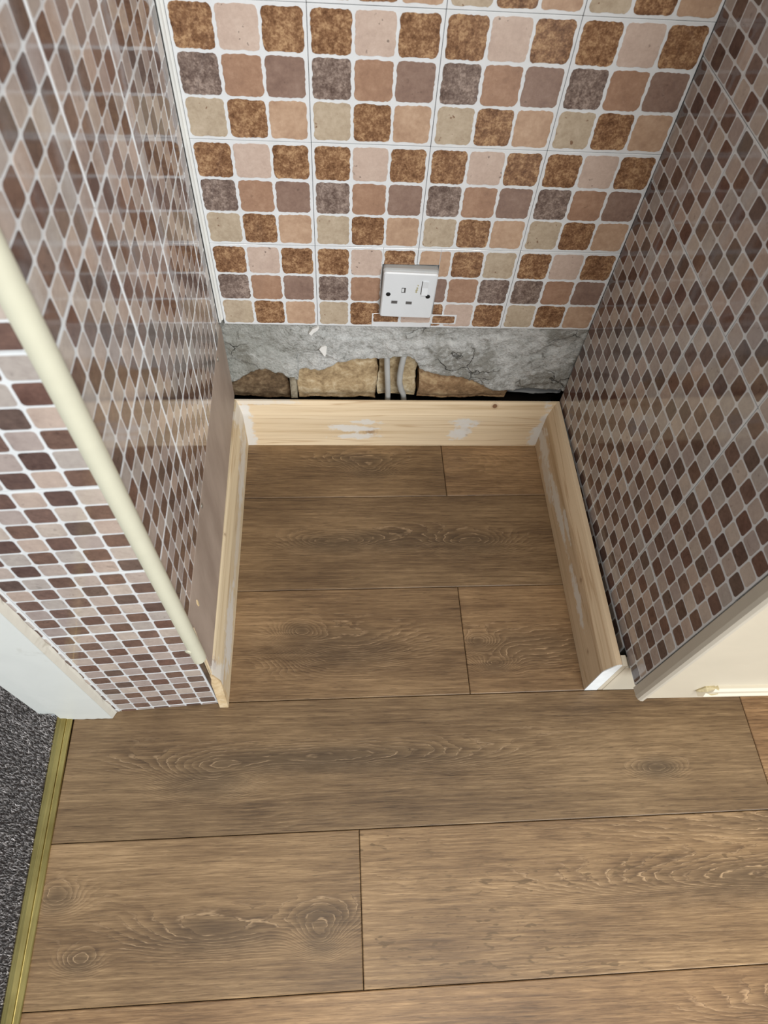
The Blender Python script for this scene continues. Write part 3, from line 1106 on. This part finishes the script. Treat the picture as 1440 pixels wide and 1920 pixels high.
for (x, z, w, h) in ((-.0085, .0115, .0062, .0090), (-.0205, -.0118, .0092, .0050), (.0020, -.0122, .0092, .0050)):
    inset('pin_hole', x, z, w, h, M['hole'], plate)
inset('shutter', -.0095, .0118, .0032, .0066, M['plate'], plate, d=0.0005)
for (x, z) in ((-.0312, .0028), (.0300, .0012)):
    me = tube('screw', [(x, yf + .002, z), (x, yf - .0002, z), (x, yf - .0005, z)], [.0036, .0036, .0030], 14)
    link('screw', me, plate, M['blk'])
# rocker switch
x, z, w, h = 0.0235, 0.0175, 0.0098, 0.0245
V = [(x - w / 2, yf + .001, z - h / 2), (x + w / 2, yf + .001, z - h / 2), (x + w / 2, yf + .001, z + h / 2), (x - w / 2, yf + .001, z + h / 2),
     (x - w / 2 + .0004, yf - .0034, z - h / 2 + .0004), (x + w / 2 - .0004, yf - .0034, z - h / 2 + .0004), (x + w / 2 - .0004, yf - .0006, z + .0), (x - w / 2 + .0004, yf - .0006, z + .0),
     (x + w / 2 - .0004, yf - .0016, z + h / 2 - .0004), (x - w / 2 + .0004, yf - .0016, z + h / 2 - .0004)]
F = [(0, 1, 2, 3), (4, 5, 6, 7), (7, 6, 8, 9), (0, 1, 5, 4), (1, 2, 8, 6, 5), (2, 3, 9, 8), (3, 0, 4, 7, 9)]
link('rocker_switch', mesh('rocker_switch', V, F), plate, M['plate'])
inset('switch_gap', x - w / 2 - .0004, z, .0008, h, M['hole'], plate, d=0.0002)
# worn yellowed print beside the switch
rnd = random.Random(4)
for k, (x, z, s) in enumerate(((.0125, .0215, .0012), (.0118, .0165, .0015), (.0112, .0125, .0019), (.0110, .0090, .0016))):
    n_ = 9
    pv = [(x + s * rnd.uniform(.6, 1.2) * math.cos(2 * math.pi * i / n_), yf - .00015, z + s * 1.2 * rnd.uniform(.6, 1.2) * math.sin(2 * math.pi * i / n_)) for i in range(n_)]
    pv += [(a, yf + .001, b) for a, _, b in pv]
    link('worn_print', mesh('worn_print', pv, [tuple(range(n_)), tuple(range(n_, 2 * n_))] + [(i, (i + 1) % n_, n_ + (i + 1) % n_, n_ + i) for i in range(n_)]), plate, M['stain'])
sock.rotation_euler = (0, math.radians(1.6), 0)
tag(sock, 'white single switched wall socket set into the back wall tiles', 'socket')

# ---- cables and peg at the bottom of the plaster
M['cable'] = plain('grey_cable_sheath', srgb(178, 178, 174), 0.5, 0.4, var=0.08)
o = link('cable', tube('cable', [(0.2655, 0.014, 0.232), (0.2675, 0.007, 0.2138), (0.2690, 0.004, 0.19), (0.2715, 0.003, 0.16), (0.2735, 0.004, 0.135), (0.275, 0.008, 0.112), (0.275, 0.012, 0.02)], 0.0052, 12), None, M['cable'])
tag(o, 'straight grey cable, left of the two below the plaster', 'cable', 'grey cables')
o = link('cable', tube('cable', [(0.2990, 0.014, 0.236), (0.2965, 0.007, 0.2208), (0.2940, 0.004, 0.20), (0.2925, 0.003, 0.178), (0.2932, 0.003, 0.158), (0.2975, 0.004, 0.138), (0.3030, 0.008, 0.122), (0.3060, 0.012, 0.10), (0.306, 0.014, 0.02)], 0.0054, 12), None, M['cable'])
tag(o, 'bent grey cable, right of the two below the plaster', 'cable', 'grey cables')
M['peg'] = brick_mat('peg_wood', srgb(104, 96, 82), srgb(146, 136, 116), srgb(176, 166, 146))
o = link('wall_peg', stone_block('wall_peg', 0.0965, 0.1085, 0.000, 0.020, 0.112, 0.166, 77, 0.0008, 5), None, M['peg'])
tag(o, 'short grey wooden peg sticking down from the plaster behind the skirting', 'peg')
M['chalk'] = plain('loose_white_plaster', srgb(232, 230, 224), 0.8, 0.2)


def flake(x, z, pts, label):
    n_ = len(pts)
    V = [(x + a, -0.0035, z + b) for a, b in pts] + [(x + a, 0.006, z + b) for a, b in pts]
    F = [tuple(range(n_)), tuple(range(n_, 2 * n_))] + [(i, (i + 1) % n_, n_ + (i + 1) % n_, n_ + i) for i in range(n_)]
    o = link('plaster_flake', mesh('plaster_flake', V, F), None, M['chalk'])
    tag(o, label, 'plaster flake')


flake(0.156, 0.238, [(-.005, .004), (-.001, .010), (.004, .012), (.008, .009), (.007, .000), (.005, -.012), (.003, -.011), (.000, -.005)], 'white chip of plaster stuck to the grey wall left of the socket')
flake(0.143, 0.2830, [(-.008, -.006), (-.002, .004), (.006, .008), (.009, .007), (.006, .001), (.000, -.004), (-.004, -.010)], 'white plaster smear just under the tiles left of the socket')

# ---- door frame at the left
def paint_mat(name, col, dirt=0.25, rough=0.42):
    t = NT(name)
    p = t.pos()
    f = t.noise(p, 9, 5, 0.6, 0.6)
    f2 = t.noise(p, 60, 4, 0.6)
    c = t.ramp(f, [(0.35, tuple(x * 0.95 for x in col[:3])), (0.6, col[:3])])
    st = t.math('MULTIPLY', t.smooth(f, 0.60, 0.72), t.smooth(f2, 0.45, 0.62))
    c = t.mix(t.math('MULTIPLY', st, dirt), c, srgb(150, 140, 118))
    t.base(c, rough, 0.4)
    t.bump(f2, 0.12, 0.001)
    return t.m


M['white_paint'] = paint_mat('white_gloss_paint', srgb(224, 226, 220))
M['old_paint'] = paint_mat('old_chipped_paint', srgb(206, 200, 186), 0.6, 0.6)
dr = link('door_1', None) if False else empty('door_1', (-0.2, -0.545, 0))
tag(dr, 'white painted door frame with chipped edge beside the carpet', 'door frame', kind='structure')


def jag_box(name, x0, x1, y0, y1, z1, sd, amp=0.0016):
    """painted timber with an uneven foot"""
    rnd_ = random.Random(sd)
    nx = 14
    V, F = [], []
    foot = [max(0.0003, 0.0012 + rnd_.uniform(-amp, amp)) for _ in range(nx + 1)]
    for i in range(nx + 1):
        x = x0 + (x1 - x0) * i / nx
        for (y, z) in ((y0, foot[i]), (y0, z1), (y1, z1), (y1, foot[i])):
            V.append((x + 0.2, y + 0.545, z))
    for i in range(nx):
        a = 4 * i
        for k in range(4):
            F.append((a + k, a + (k + 1) % 4, a + 4 + (k + 1) % 4, a + 4 + k))
    F += [(0, 1, 2, 3), tuple(4 * nx + k for k in range(4))]
    return mesh(name, V, F)


me = jag_box('lining', -0.2385, -0.1625, -0.5480, -0.5330, 2.1, 3)
ln_ = link('lining', me, dr, M['white_paint'])
# chipped architrave edge: wavy strip on the side of the lining
V, F = [], []
nz = 160
for k in range(nz + 1):
    z = 0.0015 + 1.25 * k / nz
    wob = 0.0016 * mnoise.fractal((z * 40, 2.2, 0.5), 1.0, 2.0, 4) + 0.0010 * mnoise.noise((z * 14, 1.0, 0))
    V += [(-0.1622 + .2, -0.5478 + .545, z), (-0.1590 + .0008 * mnoise.noise((z * 60, 5, 5)) + .2, -0.5412 + .545, z), (-0.1572 + wob + .2, -0.5386 + .545, z), (-0.1625 + .2, -0.5370 + .545, z)]
for k in range(nz):
    a = 4 * k
    for q in range(4):
        F.append((a + q, a + (q + 1) % 4, a + 4 + (q + 1) % 4, a + 4 + q))
F += [(0, 1, 2, 3), tuple(4 * nz + k for k in range(4))]
o = link('chipped_edge', mesh('chipped_edge', V, F), dr, M['old_paint'])
o['label'] = 'beige edge with flaking paint'
me = jag_box('door_stop', -0.2720, -0.2388, -0.5400, -0.5200, 2.1, 8, 0.001)
o = link('door_stop', me, dr, M['white_paint'])
# dark crack between the two timbers
V, F = [], []
nz = 120
for k in range(nz + 1):
    z = 0.002 + 0.9 * k / nz
    c = -0.2505 + 0.0030 * mnoise.fractal((z * 13, 7.2, 0.5), 1.0, 2.0, 4) + .004 * math.sin(z * 9)
    wd = 0.0006 + 0.0005 * mnoise.noise((z * 30, 1, 1))
    V += [(c - wd + .2, -0.5403 + .545, z), (c + wd + .2, -0.5403 + .545, z), (c + wd + .2, -0.539 + .545, z), (c - wd + .2, -0.539 + .545, z)]
for k in range(nz):
    a = 4 * k
    for q in range(4):
        F.append((a + q, a + (q + 1) % 4, a + 4 + (q + 1) % 4, a + 4 + q))
F += [(0, 1, 2, 3), tuple(4 * nz + k for k in range(4))]
link('crack', mesh('crack', V, F), dr, M['grey_dirty'])

# ---- brass threshold strip
def brass_mat():
    t = NT('brass')
    p = t.pos()
    f = t.noise(t.scale(p, (900, 8, 1)), 1.0, 4, 0.6)
    f2 = t.noise(p, 12, 4, 0.6)
    c = t.ramp(t.math('ADD', t.math('MULTIPLY', f, 0.5), t.math('MULTIPLY', f2, 0.5)), [(0.35, srgb(150, 132, 78)), (0.65, srgb(196, 180, 116))])
    t.base(c, t.math('ADD', 0.22, t.math('MULTIPLY', f2, 0.2)), 0.5, 1.0)
    return t.m


M['brass'] = brass_mat()
th = empty('threshold_strip', (-0.226, -1.2, 0))
y0_, y1_ = -1.6, -0.5440
def xs_at(y): return -0.2217 + (y + 0.5447) * (-0.2107 + 0.2217) / (-0.9216 + 0.5447)
pr = [(-.0235, 0.0002), (-.0235, .0040), (-.0215, .0062), (-.0150, .0072), (-.0085, .0066), (-.0080, .0042), (-.0072, .0040), (-.0010, .0034), (0.0, .0022), (0.0, 0.0002)]
V = []
for (d, z) in pr:
    for y in (y0_, y1_):
        V.append((xs_at(y) + d + .226, y + 1.2, z))
n = len(pr)
F = [(2 * i, 2 * i + 1, 2 * ((i + 1) % n) + 1, 2 * ((i + 1) % n)) for i in range(n)] + [tuple(2 * i for i in range(n)), tuple(2 * i + 1 for i in range(n))]
link('bar', mesh('bar', V, F), th, M['brass'])
tag(th, 'brass threshold strip between the grey carpet and the oak floor', 'threshold strip')

# ---- carpet
def carpet_mat():
    t = NT('grey_carpet')
    at = t.n('ShaderNodeVertexColor')
    at.layer_name = 'tone'
    t.base(at.outputs[0], 0.95, 0.05)
    return t.m


M['carpet'] = carpet_mat()
M['carpet_back'] = plain('carpet_backing', srgb(84, 78, 76), 0.95, 0.05, var=0.2, vscale=400)


def build_carpet():
    rg = np.random.default_rng(5)
    xs = np.arange(-0.60, -0.236, 0.0030)
    ys = np.arange(-1.05, -0.30, 0.0030)
    gx, gy = np.meshgrid(xs, ys)
    px = (gx + rg.uniform(-.0013, .0013, gx.shape)).ravel()
    py = (gy + rg.uniform(-.0013, .0013, gy.shape)).ravel()
    lim = -0.2217 + (py + 0.5447) * (0.0110 / -0.3769) - 0.0225 - rg.uniform(0, .002, px.shape)
    keep = (px < lim) & ~((py > -0.5405) & (px > -0.2735))
    px, py = px[keep], py[keep]
    N = len(px)
    V = np.zeros((N, 2, 4, 3))
    for b in range(2):
        a = rg.uniform(0, 2 * np.pi, N)
        w = rg.uniform(.0011, .0017, N)
        h = rg.uniform(.0065, .0105, N)
        lean = rg.uniform(0, .0035, N)
        la = rg.uniform(0, 2 * np.pi, N)
        for k in range(3):
            V[:, b, k, 0] = px + w * np.cos(a + 2.094 * k)
            V[:, b, k, 1] = py + w * np.sin(a + 2.094 * k)
            V[:, b, k, 2] = 0.0005
        V[:, b, 3, 0] = px + lean * np.cos(la)
        V[:, b, 3, 1] = py + lean * np.sin(la)
        V[:, b, 3, 2] = h
    V = V.reshape(-1, 3)
    base = np.arange(N * 2)[:, None, None] * 4
    F = (base + np.array([[0, 1, 3], [1, 2, 3], [2, 0, 3]])[None]).reshape(-1, 3)
    me = bpy.data.meshes.new('carpet_pile')
    me.from_pydata(V.tolist(), [], F.tolist())
    ca = me.color_attributes.new('tone', 'FLOAT_COLOR', 'POINT')
    g = rg.choice([0.17, 0.31, 0.50, 0.75], N * 2, p=[.3, .35, .25, .10]) * rg.uniform(.8, 1.2, N * 2)
    tone = np.ones((N * 2, 4, 4))
    tone[:, :, 0] = g[:, None] * 1.07
    tone[:, :, 1] = g[:, None]
    tone[:, :, 2] = g[:, None] * 0.97
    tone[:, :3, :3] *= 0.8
    ca.data.foreach_set('color', tone.reshape(-1))
    return me


cp = link('carpet', prism('carpet', [(-1.0, -1.6), (xs_at(-1.6) - .0240, -1.6), (xs_at(-0.5445) - .0240, -0.5445), (-0.2735, -0.5405), (-0.2735, 0.6), (-1.0, 0.6)], -0.02, 0.0008), None, M['carpet_back'])
tag(cp, 'dark grey flecked cut pile carpet beyond the brass strip', 'carpet', kind='stuff')
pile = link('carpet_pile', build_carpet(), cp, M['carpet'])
pile['kind'] = 'stuff'

# ---- cream cupboard at the right
M['cream_paint'] = paint_mat('cream_paint', srgb(210, 199, 177), 0.12, 0.4)
M['cream_dirty'] = paint_mat('cream_corner_paint', srgb(200, 191, 174), 0.5, 0.5)
fx = AR.x + RDIR.x * 0.547
cb = empty('cupboard', (0.95, -0.35, 0.0))
CB = Vector((0.95, -0.35, 0.0))


def cpart(name, me, mat, parent=None, smooth=False):
    if parent is None:
        me.transform(Matrix.Translation(-CB))
    o = link(name, me, parent or cb, mat)
    return o


# carcass stands clear behind the tiled panel
cpart('body', bev_box('body', 0.634, 1.45, -0.5430, -0.01, 0.1085, 2.1), M['cream_paint'])
# rounded corner post between tiles and door
post = [(0.6168, -0.5475), (0.6172, -0.5600), (0.6190, -0.5648), (0.6225, -0.5675), (0.6262, -0.5680), (0.6290, -0.5662), (0.6298, -0.5645), (0.6330, -0.5640), (0.6330, -0.5475)]
cpart('corner_post', prism('corner_post', post, 0.1090, 2.1), M['cream_dirty'])
ds = cpart('door', bev_box('door', 0.6302, 1.10, -0.5640, -0.5435, 0.1090, 2.0, 0.0012, 2), M['cream_paint'])


def moulding(x0, x1, z, y):
    prf = [(0, 0.001), (0.0004, -.0085), (.0060, -.0110), (.0095, -.0070), (.0115, -.0085), (.0170, -.0080), (.0205, -.0045), (.0210, 0.001)]
    V, F = [], []
    n_ = len(prf)
    for (d, h) in prf:
        V += [(x0 + d * 0.9, y + h, z + d), (x1, y + h, z + d)]
    F = [(2 * i, 2 * i + 1, 2 * ((i + 1) % n_) + 1, 2 * ((i + 1) % n_)) for i in range(n_)] + [tuple(2 * i for i in range(n_)), tuple(2 * i + 1 for i in range(n_))]
    me = mesh('moulding', V, F)
    me.transform(Matrix.Translation(-CB))
    return me


link('moulding', moulding(0.690, 1.045, 0.1450, -0.5640), ds, M['cream_paint'])
M['glue'] = plain('old_yellow_glue', srgb(196, 180, 140), 0.7, 0.3, var=0.1, vscale=200, bump=0.4)
gl = mesh('glue_mark', [(0.6895, -.5660, .1475), (0.7040, -.5740, .1500), (.7150, -.5735, .1560), (.7130, -.5690, .1670), (.6960, -.5660, .1640), (.6895, -.5640, .1475), (0.7060, -.5640, .1500), (.7190, -.5640, .1540), (.7130, -.5640, .1660), (.6960, -.5640, .1640)],
          [(0, 1, 2, 3, 4), (5, 6, 7, 8, 9)] + [(i, (i + 1) % 5, 5 + (i + 1) % 5, 5 + i) for i in range(5)])
gl.transform(Matrix.Translation(-CB))
link('glue_mark', gl, ds, M['glue'])
cpart('plinth', bev_box('plinth', 0.6125, 1.45, -0.5175, -0.500, 0.0004, 0.1080, 0.0006, 1), M['cream_paint'])
tag(cb, 'cream painted cupboard front with raised moulding at the right edge', 'cupboard')
# short cream skirting return beside the plinth
rt = link('skirting_return', bev_box('skirting_return', 0.6042, 0.6120, -0.5172, -0.5010, 0.0004, 0.1190, 0.0006, 1), None, M['cream_paint'])
tag(rt, 'short cream skirting return between the pine skirting end and the cupboard', 'skirting')
# fibrous scrap in the gap beside the plinth
def rag():
    rnd_ = random.Random(9)
    V, F = [], []
    for k in range(60):
        x = rnd_.uniform(.6045, .6110); y = rnd_.uniform(-.498, -.478); z = rnd_.uniform(.060, .090)
        a = rnd_.uniform(0, 6.3); L_ = rnd_.uniform(.004, .010)
        d = Vector((math.cos(a) * .3, math.sin(a), rnd_.uniform(-.5, .6))) * L_
        s = Vector((.0004, .0004, .0006))
        b = len(V)
        p = Vector((x, y, z))
        V += [p, p + d, p + d + s, p + s]
        V += [q + Vector((.0005, 0, 0)) for q in V[b:b + 4]]
        F += [(b, b + 1, b + 2, b + 3), (b + 4, b + 5, b + 6, b + 7), (b, b + 1, b + 5, b + 4), (b + 3, b + 2, b + 6, b + 7)]
    return mesh('fibre_scrap', V, F)


M['fibre'] = plain('brown_fibre', srgb(132, 112, 78), 0.95, 0.1, var=0.3, vscale=300)
o = link('fibre_scrap', rag(), None, M['fibre'])
tag(o, 'brown fibrous scrap in the gap behind the right skirting end', 'fibre scrap', kind='stuff')
